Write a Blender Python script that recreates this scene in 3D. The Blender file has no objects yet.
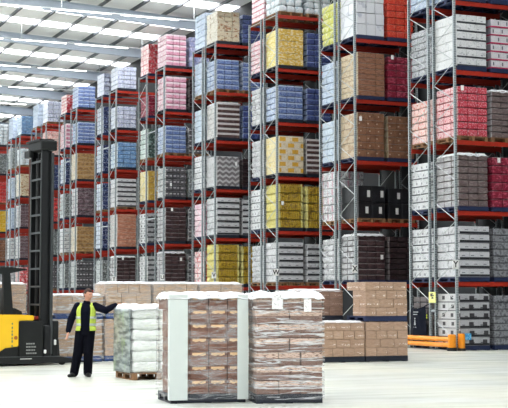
import bpy, bmesh, math, random
from mathutils import Vector, Matrix, noise
random.seed(7)
C = bpy.context.scene.collection
PI = math.pi
YAW, PITCH = math.radians(23.474), math.radians(4.078)
FR = -YAW                                   # turn of things that stand square to the viewer

# ------------------------------------------------------------------ object helpers
def link(o, parent=None):
    C.objects.link(o)
    if parent is not None: o.parent = parent
    return o
def tag(o, label, cat, group=None):
    o['label'] = label; o['category'] = cat
    if group: o['group'] = group
    return o
def thing(name, label, cat, loc=(0, 0, 0), rz=0, group=None):
    o = bpy.data.objects.new(name, None); o.empty_display_size = .1
    o.location = loc; o.rotation_euler = (0, 0, rz)
    return tag(link(o), label, cat, group)
def meshobj(name, me, parent=None, loc=(0, 0, 0), rot=(0, 0, 0)):
    o = bpy.data.objects.new(name, me); o.location = loc; o.rotation_euler = rot
    return link(o, parent)
def struct(name, bm, mats, **k):
    o = meshobj(name, mesh(name, bm, mats), **k); o['kind'] = 'structure'
    return o
def mesh(name, bm, mats, smooth=False):
    me = bpy.data.meshes.new(name); bm.to_mesh(me); bm.free()
    for m in (mats if isinstance(mats, (list, tuple)) else [mats]): me.materials.append(m)
    if smooth:
        for p in me.polygons: p.use_smooth = True
    return me
def part(name, bm, mats, parent, loc=(0, 0, 0), rot=(0, 0, 0), smooth=False):
    return meshobj(name, mesh(name, bm, mats, smooth), parent, loc, rot)

# ------------------------------------------------------------------ bmesh helpers
def box(bm, x0, x1, y0, y1, z0, z1, mi=0, bev=0, seg=1):
    vs = [bm.verts.new(p) for p in ((x0,y0,z0),(x1,y0,z0),(x1,y1,z0),(x0,y1,z0),(x0,y0,z1),(x1,y0,z1),(x1,y1,z1),(x0,y1,z1))]
    fs = [bm.faces.new([vs[i] for i in q]) for q in ((3,2,1,0),(4,5,6,7),(0,1,5,4),(1,2,6,5),(2,3,7,6),(3,0,4,7))]
    for f in fs: f.material_index = mi
    if bev:
        es = list({e for f in fs for e in f.edges})
        r = bmesh.ops.bevel(bm, geom=es, offset=bev, segments=seg, affect='EDGES', profile=.5)
        for f in r['faces']: f.material_index = mi
    return vs
def poly(bm, pts2, y0, y1, mi=0, axis='y'):
    """prism: a closed outline in (x, z) pushed from y0 to y1"""
    n = len(pts2)
    if axis == 'y':
        a = [bm.verts.new((x, y0, z)) for x, z in pts2]; b = [bm.verts.new((x, y1, z)) for x, z in pts2]
    else:
        a = [bm.verts.new((y0, x, z)) for x, z in pts2]; b = [bm.verts.new((y1, x, z)) for x, z in pts2]
    fs = [bm.faces.new(a), bm.faces.new(list(reversed(b)))]
    for i in range(n): fs.append(bm.faces.new((a[i], b[i], b[(i+1) % n], a[(i+1) % n])))
    for f in fs: f.material_index = mi
    bmesh.ops.recalc_face_normals(bm, faces=fs)
def tube(bm, pts, rad, n=10, mi=0):
    """rings of an ellipse along pts; rad = list of r or (rx, ry)"""
    pts = [Vector(p) for p in pts]; rings = []
    up0 = None
    for i, p in enumerate(pts):
        t = (pts[min(i+1, len(pts)-1)] - pts[max(i-1, 0)]).normalized()
        if up0 is None:
            up0 = Vector((0, 1, 0)) if abs(t.y) < .9 else Vector((0, 0, 1))
        a = up0.cross(t).normalized(); b = t.cross(a).normalized(); up0 = b
        r = rad[i] if isinstance(rad, (list, tuple)) else rad
        rx, ry = r if isinstance(r, (list, tuple)) else (r, r)
        rings.append([bm.verts.new(p + a*rx*math.cos(2*PI*k/n) + b*ry*math.sin(2*PI*k/n)) for k in range(n)])
    fs = []
    for A, B in zip(rings, rings[1:]):
        for k in range(n): fs.append(bm.faces.new((A[k], A[(k+1) % n], B[(k+1) % n], B[k])))
    fs.append(bm.faces.new(list(reversed(rings[0])))); fs.append(bm.faces.new(rings[-1]))
    for f in fs: f.material_index = mi
    return fs
def bar(bm, p, q, w, mi=0, h=None):
    tube(bm, [p, q], [(w*.7071, (h or w)*.7071)]*2, 4, mi)
def ball(bm, c, r, sc=(1, 1, 1), u=14, v=10, mi=0):
    m = Matrix.Translation(c) @ Matrix.Diagonal((r*sc[0], r*sc[1], r*sc[2], 1))
    for vtx in bmesh.ops.create_uvsphere(bm, u_segments=u, v_segments=v, radius=1, matrix=m)['verts']:
        for f in vtx.link_faces: f.material_index = mi
def evaluated(bm, mods, mats, name):
    o = bpy.data.objects.new('temporary', bpy.data.meshes.new('temporary')); bm.to_mesh(o.data); bm.free(); C.objects.link(o)
    for typ, kw in mods:
        m = o.modifiers.new(typ, typ)
        for k, v in kw.items(): setattr(m, k, v)
    dg = bpy.context.evaluated_depsgraph_get(); dg.update()
    me = bpy.data.meshes.new_from_object(o.evaluated_get(dg)); me.name = name
    bpy.data.objects.remove(o)
    me.materials.clear()
    for m in (mats if isinstance(mats, (list, tuple)) else [mats]): me.materials.append(m)
    for p in me.polygons: p.use_smooth = True
    return me
def text_mesh(s, size, mat):
    cu = bpy.data.curves.new('letters', 'FONT'); cu.body = s; cu.size = size; cu.align_x = 'CENTER'; cu.align_y = 'CENTER'; cu.extrude = .001; cu.offset = size*.02
    o = bpy.data.objects.new('temporary', cu); C.objects.link(o)
    dg = bpy.context.evaluated_depsgraph_get(); dg.update()
    me = bpy.data.meshes.new_from_object(o.evaluated_get(dg)); bpy.data.objects.remove(o)
    me.materials.clear(); me.materials.append(mat)
    return me

# ------------------------------------------------------------------ materials
def lin(c):
    return tuple(((v/255)/12.92 if v/255 <= .04045 else ((v/255+.055)/1.055)**2.4) for v in c[:3]) + (1,)
class NT:
    def __init__(s, name):
        s.m = bpy.data.materials.new(name); s.m.use_nodes = True; s.t = s.m.node_tree
        s.bsdf = s.t.nodes['Principled BSDF']; s.out = s.t.nodes['Material Output']
    def n(s, typ, **k):
        nd = s.t.nodes.new('ShaderNode' + typ)
        for a, v in k.items(): setattr(nd, a, v)
        return nd
    def put(s, sock, v):
        if hasattr(v, 'is_output'): s.t.links.new(v, sock)
        elif v is not None: sock.default_value = v
    def math(s, op, a, b=None, c=None):
        nd = s.n('Math', operation=op)
        for i, v in enumerate((a, b, c)): s.put(nd.inputs[i], v)
        return nd.outputs[0]
    def mix(s, f, a, b):
        nd = s.n('Mix', data_type='RGBA')
        s.put(nd.inputs[0], f); s.put(nd.inputs[6], a); s.put(nd.inputs[7], b)
        return nd.outputs[2]
    def rng(s, x, a, b):
        return s.math('MULTIPLY', s.math('GREATER_THAN', x, a), s.math('LESS_THAN', x, b))
    def noise(s, vec, scale, detail=2, rough=.5):
        nd = s.n('TexNoise'); s.put(nd.inputs['Vector'], vec); nd.inputs['Scale'].default_value = scale
        nd.inputs['Detail'].default_value = detail; nd.inputs['Roughness'].default_value = rough
        return nd.outputs['Fac']
    def smooth(s, x, a, b):
        nd = s.n('MapRange', interpolation_type='SMOOTHSTEP'); s.put(nd.inputs[0], x); nd.inputs[1].default_value = a; nd.inputs[2].default_value = b
        return nd.outputs[0]
    def bump(s, h, strength, dist=.01):
        nd = s.n('Bump'); s.put(nd.inputs['Height'], h); nd.inputs['Strength'].default_value = strength; nd.inputs['Distance'].default_value = dist
        s.t.links.new(nd.outputs[0], s.bsdf.inputs['Normal'])
    def scaled(s, vec, sc):
        nd = s.n('Mapping'); s.put(nd.inputs[0], vec); nd.inputs['Scale'].default_value = sc
        return nd.outputs[0]
    def done(s, col=None, rough=.5, metal=0, spec=None):
        s.put(s.bsdf.inputs['Base Color'], col); s.put(s.bsdf.inputs['Roughness'], rough); s.bsdf.inputs['Metallic'].default_value = metal
        if spec is not None: s.bsdf.inputs['Specular IOR Level'].default_value = spec
        return s.m
def plain(name, c, rough=.5, metal=0, var=.12, sc=6, spec=None):
    t = NT(name); g = t.n('TexCoord').outputs['Object']
    a, b = lin(c), lin([v*(1-var) for v in c])
    return t.done(t.mix(t.noise(g, sc, 4), a, b), rough, metal, spec)
def tone(c): return lin([v*.92 for v in c])
def pack(name, base, alt=None, t=.5, ns=14, st=(1, 1, 1), side=None, side_alt=None, bands=(), prints=(), zig=None, wave=None, rough=.38, film=.25, sidex=.505, busy=.55):
    """packaging: printed mottling + bands and print placed by height in the layer and by run along its sides; stretch film bump and gloss"""
    m = NT(name); tc = m.n('TexCoord'); ob = tc.outputs['Object']; inf = m.n('ObjectInfo')
    off = m.n('VectorMath', operation='ADD'); m.put(off.inputs[0], ob)
    sx = m.n('CombineXYZ'); m.put(sx.inputs[0], m.math('MULTIPLY', inf.outputs['Random'], 7)); m.put(sx.inputs[2], m.math('MULTIPLY', inf.outputs['Random'], 13)); m.put(off.inputs[1], sx.outputs[0])
    vec = off.outputs[0]
    sep = m.n('SeparateXYZ'); m.put(sep.inputs[0], ob); u = m.math('ADD', sep.outputs[0], sep.outputs[1])
    z = m.n('SeparateXYZ'); m.put(z.inputs[0], tc.outputs['Generated']); z = z.outputs[2]
    nn = m.n('SeparateXYZ'); m.put(nn.inputs[0], tc.outputs['Normal'])
    isside = m.math('GREATER_THAN', m.math('ABSOLUTE', sep.outputs[0]), sidex)
    if sidex > .48: isside = m.math('MULTIPLY', isside, m.math('GREATER_THAN', m.math('ABSOLUTE', nn.outputs[0]), .4))
    istop = m.math('GREATER_THAN', nn.outputs[2], .6)
    col = tone(base); scol = tone(side or base)  # side colour carries some side light and film glare besides its own print
    if alt or side_alt:
        k = m.smooth(m.noise(m.scaled(vec, st), ns, 3), t-.05, t+.05)
        if alt: col = m.mix(k, tone(base), tone(alt))
        if side_alt or (alt and not side): scol = m.mix(k, tone(side or base), tone(side_alt or alt))
    if wave:
        pitch, wc, wt = wave
        k = m.math('GREATER_THAN', m.math('ABSOLUTE', m.math('SUBTRACT', m.math('FRACT', m.math('DIVIDE', u, pitch)), .5)), wt)
        col = m.mix(k, col, tone(wc))
    if zig:
        per, zc = zig
        tri = m.math('ABSOLUTE', m.math('SUBTRACT', m.math('FRACT', m.math('DIVIDE', u, per)), .5))
        k = m.math('LESS_THAN', m.math('FRACT', m.math('ADD', m.math('MULTIPLY', z, 1.0), m.math('MULTIPLY', tri, .9))), .42)
        col = m.mix(k, col, tone(zc))
    for z0, z1, bc, both in bands:
        k = m.rng(z, z0, z1); col = m.mix(k, col, tone(bc))
        if both: scol = m.mix(k, scol, tone(bc))
    for cw, a, b, z0, z1, pc, both in prints:
        k = m.math('MULTIPLY', m.rng(m.math('FRACT', m.math('DIVIDE', m.math('ADD', u, 20), cw)), a, b), m.rng(z, z0, z1))
        col = m.mix(k, col, tone(pc))
        if both: scol = m.mix(k, scol, tone(pc))
    col = m.mix(isside, col, scol)
    # small busy print on the packaging
    fine = m.smooth(m.noise(m.scaled(vec, (1, 1, 1.6)), 34, 2, .6), .5, .66)
    dkr = m.n('Mix', data_type='RGBA', blend_type='MULTIPLY'); dkr.inputs[0].default_value = 1; m.put(dkr.inputs[6], col); dkr.inputs[7].default_value = (.5, .5, .53, 1)
    col = m.mix(m.math('MULTIPLY', fine, busy), col, dkr.outputs[2])
    # stretch film: milky streaks of the wrap, with its highlights painted into the colour
    stre = m.noise(m.scaled(vec, (2.5, 2.5, 22)), 2.2, 4, .65)
    col = m.mix(m.math('MULTIPLY', m.smooth(stre, .54, .74), film*.7), col, tone((214, 216, 220)))
    col = m.mix(m.math('MULTIPLY', istop, .6 if film > .1 else 0), col, tone((222, 224, 228)))
    if film > .1: m.bump(m.noise(m.scaled(vec, (3, 3, 14)), 4, 3), .35, .02)
    return m.done(col, rough)

M = {}
def post_mat():
    t = NT('galvanised_steel'); tc = t.n('TexCoord'); g = tc.outputs['Object']
    s = t.n('SeparateXYZ'); t.put(s.inputs[0], g)
    hole = t.math('MULTIPLY', t.rng(t.math('FRACT', t.math('MULTIPLY', s.outputs[2], 13.3)), .3, .68),
                  t.rng(t.math('ABSOLUTE', t.math('SUBTRACT', t.math('ABSOLUTE', s.outputs[0]), .022)), -.1, .008))
    nm = t.n('SeparateXYZ'); t.put(nm.inputs[0], tc.outputs['Normal'])
    hole = t.math('MULTIPLY', hole, t.math('GREATER_THAN', t.math('ABSOLUTE', nm.outputs[1]), .7))
    c = t.mix(t.noise(g, 9, 4), lin((172, 180, 182)), lin((146, 154, 157)))
    return t.done(t.mix(hole, c, lin((40, 42, 44))), .45, .3)
M['post'] = post_mat()
M['brace'] = plain('bright_galvanised_steel', (192, 197, 198), .4, .25)
M['beam'] = plain('orange_red_beam_paint', (180, 46, 26), .45)
M['midblue'] = plain('mid_blue_pallet_paint', (52, 84, 146), .6, var=.35, sc=9)
M['bluepallet'] = plain('dark_blue_pallet_paint', (30, 44, 84), .6, var=.35, sc=9)
M['navypallet'] = plain('navy_black_pallet', (26, 32, 48), .5, var=.3, sc=9)
M['wood'] = plain('raw_pallet_timber', (158, 116, 78), .8, var=.4, sc=11)
M['white'] = plain('white_card', (236, 236, 234), .6, var=.03)
M['black'] = plain('matt_black', (22, 22, 24), .5)
M['label'] = (lambda t: t.done(t.mix(t.math('GREATER_THAN', t.noise(t.scaled(t.n('TexCoord').outputs['Object'], (30, 1, 90)), 1, 2), .62), lin((240, 240, 238)), lin((176, 176, 178))), .6))(NT('printed_label'))
M['sheet'] = (lambda t: (t.bump(t.noise(t.n('TexCoord').outputs['Object'], 9, 4, .6), .6, .03), t.done(t.mix(t.noise(t.n('TexCoord').outputs['Object'], 5, 3), lin((240, 241, 243)), lin((205, 208, 212))), .3))[1])(NT('white_plastic_sheet'))

WT = (235, 236, 236); GY = (150, 152, 156)
# code: (words for the label, shape of one layer, material, layers, cases across, cases deep)
ST = {}
def style(code, words, kind, n, nx, ny, **k):
    ST[code] = (words, kind, pack('packaging_' + words.replace(' ', '_').replace('-', '_'), **k), n, nx, ny)
style('wb', 'white cartons with black bands', 'case', 6, 3, 2, base=WT, alt=(205, 207, 210), t=.62, ns=9, bands=[(0, .2, (62, 64, 70), 0)], prints=[(.33, .3, .52, .34, .42, (130, 132, 138), 0)], film=.08)
style('wk', 'white cartons with thick black bands', 'case', 6, 3, 2, base=(214, 215, 218), side=(224, 224, 226), side_alt=(186, 188, 190), t=.58, ns=8, bands=[(0, .36, (38, 40, 46), 0), (0, .1, (130, 130, 134), 1)], prints=[(.33, .25, .6, .5, .6, (120, 122, 128), 0)], film=.1)
style('wr', 'white cartons with round black print', 'case', 6, 3, 2, base=(186, 187, 190), side=(222, 222, 222), bands=[(0, .3, (34, 35, 40), 0), (0, .07, (120, 120, 124), 1)], prints=[(.33, .3, .6, .34, .44, (60, 62, 66), 0), (.5, .3, .62, .3, .75, (64, 62, 66), 1)], film=.08)
style('wm', 'white cartons with magenta bands', 'case', 6, 3, 2, base=(226, 222, 226), bands=[(0, .18, (196, 40, 92), 1)], side=(150, 150, 158), prints=[(.33, .25, .4, .35, .8, (110, 112, 120), 0)], film=.08)
style('sg', 'silver grey wrapped packs', 'pack', 7, 3, 3, base=(196, 198, 202), alt=(112, 114, 120), t=.56, ns=16, st=(1, 1, 2.4), film=.5)
style('rp', 'red and pink printed packs', 'pack', 7, 3, 3, base=(206, 44, 66), alt=(240, 176, 186), t=.56, ns=22, side=(244, 208, 208), side_alt=(222, 70, 86), film=.25)
style('pp', 'peach and white printed packs', 'pack', 6, 3, 3, base=(246, 216, 208), alt=(232, 128, 112), t=.56, ns=15, film=.3)
style('gb', 'grey filmed brown trays', 'pack', 8, 3, 3, base=(112, 94, 92), alt=(146, 132, 130), t=.56, ns=8, st=(1, 1, 4), side=(176, 174, 176), side_alt=(206, 204, 204), film=.4)
style('dm', 'dark red wrapped packs', 'pack', 6, 3, 3, base=(140, 22, 50), alt=(206, 92, 116), t=.58, ns=10, st=(1, 1, 2), film=.35)
style('gr', 'grey printed cartons', 'case', 7, 3, 2, base=(150, 152, 156), alt=(98, 99, 104), t=.54, ns=13, bands=[(0, .14, (70, 70, 76), 1)], film=.2)
style('wx', 'plain white boxes', 'loose', 4, 3, 2, base=(238, 240, 244), alt=(206, 210, 220), t=.62, ns=4, film=.05, busy=.15)
style('or', 'orange red printed packs', 'pack', 7, 3, 3, base=(226, 58, 36), alt=(248, 150, 112), t=.6, ns=14, st=(1, 1, 3), film=.3)
style('yg', 'yellow green sacks', 'bag', 6, 2, 2, base=(222, 222, 96), alt=(240, 240, 196), t=.56, ns=12, film=.3)
style('bc', 'brown kraft cartons', 'case', 6, 3, 2, base=(150, 106, 78), alt=(128, 86, 62), t=.55, ns=5, side=(206, 186, 156), side_alt=(176, 146, 112), prints=[(.36, .4, .56, .42, .6, (206, 186, 166), 0)], film=.22)
style('br', 'brown striped cartons', 'case', 8, 3, 2, base=(164, 116, 88), alt=(134, 90, 66), t=.55, ns=7, st=(1, 1, 5), side=(220, 202, 170), side_alt=(188, 162, 122), film=.35)
style('wt', 'pale blue wrapped packs', 'pack', 6, 3, 3, base=(206, 220, 236), alt=(140, 164, 204), t=.58, ns=12, st=(1, 1, 2), film=.45)
style('bt', 'white packs capped with blue film', 'pack', 6, 3, 3, base=(206, 220, 232), alt=(170, 190, 214), t=.6, ns=8, bands=[(.985, 1, (70, 132, 210), 1)], film=.55)
style('bk', 'black boxes with white labels', 'case', 2, 2, 2, base=(26, 27, 30), alt=(38, 39, 44), t=.6, ns=5, prints=[(.54, .36, .58, .3, .72, (232, 232, 230), 0)], film=.03)
style('wp', 'white pink checked packs', 'pack', 6, 3, 3, base=(230, 230, 232), alt=(150, 146, 152), t=.56, ns=16, prints=[(.36, .4, .6, .1, .9, (214, 168, 178), 1)], film=.3)
style('db', 'dark brown trays with grey sides', 'pack', 8, 3, 3, base=(62, 42, 44), alt=(84, 62, 62), t=.58, ns=6, side=(196, 196, 198), side_alt=(146, 142, 144), bands=[(.86, .95, (140, 124, 124), 0)], film=.12)
style('dk', 'very dark brown trays', 'pack', 8, 3, 3, base=(48, 34, 36), alt=(64, 46, 46), t=.58, ns=6, side=(120, 112, 112), film=.08)
style('wg', 'white grey wrapped goods', 'bag', 7, 3, 3, base=(214, 214, 216), alt=(160, 158, 162), t=.58, ns=10, st=(1, 1, 2), film=.6)
style('wc', 'white cartons with grey seams', 'case', 6, 3, 2, base=(226, 227, 228), alt=(188, 190, 192), t=.6, ns=10, bands=[(0, .12, (92, 94, 98), 1)], prints=[(.3, .35, .6, .3, .6, (150, 150, 154), 1)], film=.2)
style('lb', 'white and pale blue bags', 'bag', 6, 3, 3, base=(232, 238, 242), alt=(170, 200, 212), t=.6, ns=8, film=.3)
style('ps', 'pink and white striped packs', 'pack', 6, 3, 3, base=(238, 176, 196), alt=(220, 110, 144), t=.56, ns=9, st=(1, 1, 3), bands=[(.6, 1, (248, 226, 232), 0)], side=(246, 222, 228), side_alt=(236, 180, 196), film=.3)
style('pk', 'pale pink checked packs', 'pack', 7, 3, 3, base=(246, 232, 234), alt=(238, 186, 194), t=.52, ns=14, bands=[(0, .1, (230, 120, 130), 1)], film=.25)
style('yc', 'yellow and cream cases', 'case', 6, 3, 3, base=(232, 190, 70), alt=(246, 230, 186), t=.54, ns=8, st=(1, 1, 2.4), side=(240, 220, 120), side_alt=(248, 238, 196), film=.25)
style('bw', 'blue and white bottled packs', 'pack', 6, 3, 3, base=(84, 108, 168), alt=(150, 170, 208), t=.54, ns=16, st=(1, 1, 2.2), bands=[(.72, 1, (176, 192, 220), 0)], side=(206, 218, 234), side_alt=(130, 158, 206), film=.28)  # pale top band is the film highlight put into the colour
style('bl', 'deep blue bottled packs', 'pack', 6, 3, 3, base=(50, 64, 120), alt=(96, 114, 166), t=.56, ns=16, st=(1, 1, 2.2), bands=[(.8, 1, (112, 130, 178), 0)], side=(166, 182, 212), side_alt=(84, 110, 170), film=.15)
style('wv', 'white packs with blue print', 'pack', 5, 3, 3, base=(222, 228, 240), alt=(96, 112, 180), t=.56, ns=16, st=(1, 1, 2), side=(232, 236, 244), side_alt=(180, 196, 224), film=.25)
style('yd', 'white cases with yellow panels', 'case', 6, 3, 3, base=(240, 226, 200), alt=(226, 206, 168), t=.6, ns=10, prints=[(.56, .3, .78, .12, .8, (232, 178, 62), 0)], side=(244, 230, 180), side_alt=(238, 210, 120), film=.25)
style('dw', 'dark brown trays with white bands', 'case', 7, 1, 2, base=(84, 62, 60), alt=(110, 88, 84), t=.58, ns=7, bands=[(.55, .95, (212, 206, 204), 0)], side=(220, 218, 216), side_alt=(176, 172, 170), film=.3)
style('gd', 'gold bottles', 'bottle', 5, 13, 14, base=(196, 160, 34), alt=(138, 106, 14), t=.56, ns=12, side=(240, 230, 150), side_alt=(224, 208, 104), film=.3, sidex=.45)
style('ct', 'cream and tan mixed cartons', 'loose', 6, 3, 3, base=(232, 216, 184), alt=(176, 122, 80), t=.57, ns=7, st=(1, 1, 2), side=(236, 230, 214), side_alt=(206, 196, 172), film=.3)
style('gz', 'grey zigzag printed packs', 'case', 6, 3, 3, base=(126, 120, 122), zig=(.3, (206, 204, 206)), side=(212, 212, 214), side_alt=(178, 176, 180), alt=(112, 106, 108), t=.6, ns=8, film=.25)
style('gw', 'dark green and white packs', 'pack', 6, 2, 3, base=(60, 84, 76), alt=(160, 184, 176), t=.56, ns=10, side=(220, 232, 226), side_alt=(170, 196, 186), film=.2)
style('dg', 'dark grey packs with white print', 'pack', 5, 3, 3, base=(84, 82, 86), alt=(108, 106, 110), t=.56, ns=10, prints=[(.2, .2, .8, .42, .62, (196, 194, 196), 0)], side=(206, 208, 208), side_alt=(150, 152, 154), film=.2)
style('sk', 'sky blue packs', 'pack', 6, 3, 3, base=(106, 150, 200), alt=(168, 198, 228), t=.54, ns=12, st=(1, 1, 2.4), side=(214, 226, 234), side_alt=(176, 204, 224), film=.25)
style('nv', 'navy and white packs', 'pack', 6, 2, 3, base=(42, 56, 104), alt=(150, 164, 196), t=.57, ns=11, side=(216, 224, 234), side_alt=(160, 176, 204), film=.2)
style('sa', 'salmon brown cartons', 'case', 9, 2, 2, base=(198, 130, 102), alt=(222, 168, 142), t=.55, ns=6, st=(1, 1, 4), side=(222, 220, 216), side_alt=(186, 180, 176), film=.25)
style('pb', 'purple brown trays', 'pack', 7, 3, 3, base=(100, 76, 82), alt=(160, 144, 150), t=.56, ns=9, st=(1, 1, 6), side=(220, 218, 220), side_alt=(182, 176, 180), film=.4)
style('kf', 'tan kraft cartons', 'case', 6, 3, 2, base=(190, 150, 98), alt=(160, 122, 76), t=.55, ns=6, prints=[(.3, .2, .8, .4, .5, (120, 92, 60), 0)], side=(224, 214, 192), side_alt=(196, 180, 150), film=.15)
style('rw', 'red and white packs', 'pack', 6, 3, 3, base=(222, 70, 78), alt=(246, 214, 214), t=.56, ns=10, side=(248, 232, 230), side_alt=(232, 120, 122), film=.25)
style('rd', 'red cased goods', 'pack', 6, 3, 3, base=(206, 48, 48), alt=(232, 120, 112), t=.56, ns=9, side=(246, 214, 214), side_alt=(228, 120, 124), film=.2)
style('yl', 'bright yellow cases', 'case', 5, 3, 2, base=(236, 186, 40), alt=(246, 214, 110), t=.56, ns=7, film=.2)
style('yp', 'pale yellow cartons', 'case', 5, 2, 2, base=(206, 164, 66), alt=(224, 190, 104), t=.55, ns=6, side=(238, 224, 170), side_alt=(224, 204, 136), film=.2)
style('lv', 'lavender blue packs', 'pack', 6, 3, 3, base=(158, 164, 206), alt=(206, 206, 230), t=.55, ns=10, film=.3)
style('gg', 'grey green wrapped packs', 'pack', 6, 3, 3, base=(112, 118, 118), alt=(184, 190, 190), t=.55, ns=11, side=(206, 212, 212), side_alt=(160, 168, 168), film=.35)

_mesh = {}
def layer_mesh(code, h, w, d):
    key = (code, round(h, 3))
    if key in _mesh: return _mesh[key]
    words, kind, mat, n, nx, ny = ST[code]; rnd = random.Random(code); bm = bmesh.new()
    if kind == 'bottle':
        px, py = w/nx, d/ny; r = px*.46
        for i in range(nx):
            for j in range(ny):
                if 0 < i < nx-1 and 0 < j < ny-1: continue
                x, y = -w/2+px*(i+.5), -d/2+py*(j+.5)
                tube(bm, [(x, y, 0), (x, y, h*.62), (x, y, h*.8), (x, y, h*.985)], [r, r, r*.5, r*.42], 8)
        box(bm, -w/2+px, w/2-px, -d/2+py, d/2-py, 0, h*.9)
        box(bm, -w/2+.01, w/2-.01, -d/2+.01, d/2-.01, 0, .012)
    else:
        gap = {'case': .006, 'pack': .016, 'bag': .02, 'loose': .012}[kind]
        px, py = w/nx, d/ny
        for i in range(nx):
            for j in range(ny):
                if 0 < i < nx-1 and 0 < j < ny-1 and kind != 'bag': pass
                jx, jy = ((rnd.random()-.5)*.03, (rnd.random()-.5)*.03) if kind == 'loose' else ((rnd.random()-.5)*.008, (rnd.random()-.5)*.008)
                hh = h*(.93+.07*rnd.random()) if kind == 'loose' else h-{'case': .012, 'pack': .022, 'bag': .004}[kind]
                box(bm, -w/2+px*i+gap/2+jx, -w/2+px*(i+1)-gap/2+jx, -d/2+py*j+gap/2+jy, -d/2+py*(j+1)-gap/2+jy, 0, hh,
                    bev={'case': .006, 'pack': .022, 'bag': .05, 'loose': .006}[kind], seg=2 if kind in ('pack', 'bag') else 1)
        if kind == 'bag':
            bmesh.ops.subdivide_edges(bm, edges=list(bm.edges), cuts=1, use_grid_fill=True)
            for v in bm.verts: v.co += Vector((noise.noise(v.co*7), noise.noise(v.co*7+Vector((5, 0, 0))), .4*noise.noise(v.co*7+Vector((0, 9, 0)))))*.03
    _mesh[key] = mesh('case_layer', bm, mat, smooth=(kind == 'bag'))
    return _mesh[key]
_pal = {}
def pallet_mesh(w, d, mk):
    key = (w, d, mk)
    if key in _pal: return _pal[key]
    bm = bmesh.new(); rnd = random.Random(3)
    nb = 7; pw = d/nb
    for i in range(nb): box(bm, -w/2, w/2, -d/2+pw*i+.012, -d/2+pw*(i+1)-.012, .118, .14)
    for xx in (-w/2, -.05, w/2-.1):
        box(bm, xx, xx+.1, -d/2+.012, d/2-.012, .096, .118)
        for yy in (-d/2+.012, -.07, d/2-.152): box(bm, xx, xx+.1, yy, yy+.14, .022, .096)
        box(bm, xx, xx+.1, -d/2+.012, d/2-.012, 0, .022)
    if mk != 'wood':
        for yy in (-d/2+.002, d/2-.022): box(bm, -w/2+.004, w/2-.004, yy, yy+.02, .012, .117)
    _pal[key] = mesh('pallet', bm, M[mk]); return _pal[key]
def sheet_mesh(w, d, droop, mat, seed=0):
    bm = bmesh.new(); n = 12
    bmesh.ops.create_grid(bm, x_segments=n, y_segments=n, size=.5)
    for v in bm.verts:
        x, y = v.co.x, v.co.y; e = max(abs(x), abs(y))*2
        z = .02+.02*noise.noise(Vector((x*5+seed, y*5, 0)))
        if e > .97: z = -droop*(.6+.6*abs(noise.noise(Vector((x*4, y*4, seed)))))
        v.co = Vector((x*(w+.03), y*(d+.03), z))
    o = evaluated(bm, [('SOLIDIFY', dict(thickness=.006, offset=1))], mat, 'plastic_sheet')
    return o
_sheet = [sheet_mesh(1.1, 1.32, .10, M['sheet'], s) for s in (0, 5)]
bm = bmesh.new(); box(bm, -.055, .055, -.004, 0, -.08, .08); LABEL = mesh('label', bm, M['label'])

# ------------------------------------------------------------------ the racks
ORD = ['guarded rack'] + [w + ' rack back' for w in 'second third fourth fifth sixth seventh eighth ninth tenth'.split()]
LEV = ['at floor level', 'on lowest beam', 'second beam up', 'third beam up', 'fourth beam up', 'fifth beam up', 'top beam']
S = [0, 6.58, 13.27, 19.93, 26.74, 34.59, 42.51, 49.7, 56.93, 64.1]
OFF = [[0, 1.22, 1.55, 2.77]]*4 + [[0, 1.2, 2.66, 3.88]]*6
BZ = [0] + [2.027+2.183*k for k in range(6)]
BAY = 2.52
TOPZ = BZ[6]+.16
def post_bm(): 
    bm = bmesh.new()
    # an open C section with return lips, and a foot plate
    a, b = .038, .032
    box(bm, -a, a, -b, -b+.006, 0, TOPZ); box(bm, -a, -a+.006, -b+.006, b, 0, TOPZ); box(bm, a-.006, a, -b+.006, b, 0, TOPZ)
    box(bm, -a, -.018, b-.006, b, 0, TOPZ); box(bm, .018, a, b-.006, b, 0, TOPZ)
    box(bm, -.075, .075, -.07, .07, 0, .012)
    return bm
POST = mesh('post', post_bm(), M['post'])
def bracing_mesh(depth):
    bm = bmesh.new(); z = .25; k = 0; st = .62
    bar(bm, (0, 0, .18), (0, depth, .18), .022); bar(bm, (0, 0, TOPZ-.1), (0, depth, TOPZ-.1), .022)
    while z + st < TOPZ-.1:
        a, b = (0, depth) if k % 2 == 0 else (depth, 0)
        bar(bm, (0, a, z), (0, b, z+st), .021); z += st; k += 1
    return mesh('bracing', bm, M['brace'])
BRACING = {d: bracing_mesh(d) for d in (1.22, 1.2)}
bm = bmesh.new()
box(bm, .05, BAY-.05, -.022, .022, -.07, .07, bev=.006)
for x in (.038, BAY-.05): box(bm, x, x+.012, -.045, .03, -.11, .11)
BEAM = mesh('beam', bm, M['beam'])
bm = bmesh.new(); box(bm, -.02, .02, 0, 1, -.03, .03); SPACER = mesh('row_spacer', bm, M['post'])
for i, y0 in enumerate(S):
    lab = 'grey steel pallet rack with red beams behind the orange guard rail' if i == 0 else 'grey steel pallet rack with red beams, %s from the orange guard rail' % ORD[i]
    r = thing('pallet_rack', lab, 'pallet rack', (0, y0, 0), 0, 'pallet racks standing in parallel runs')
    o = OFF[i]; dep = round(o[1]-o[0], 2)
    for x in (0, BAY):
        for a in (0, 2):
            f = meshobj('post', POST, r, (x, o[a], 0)); g = meshobj('post', POST, r, (x, o[a+1], 0), (0, 0, PI))
            meshobj('bracing', BRACING[dep], r, (x, o[a], 0))
        for z in (1.2, 5.6, 10.0):
            s = meshobj('row_spacer', SPACER, r, (x, o[1], z)); s.scale = (1, o[2]-o[1], 1)
    for k in range(1, 7):
        for q in range(4): meshobj('beam', BEAM, r, (0, o[q], BZ[k]), (0, 0, 0))

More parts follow.
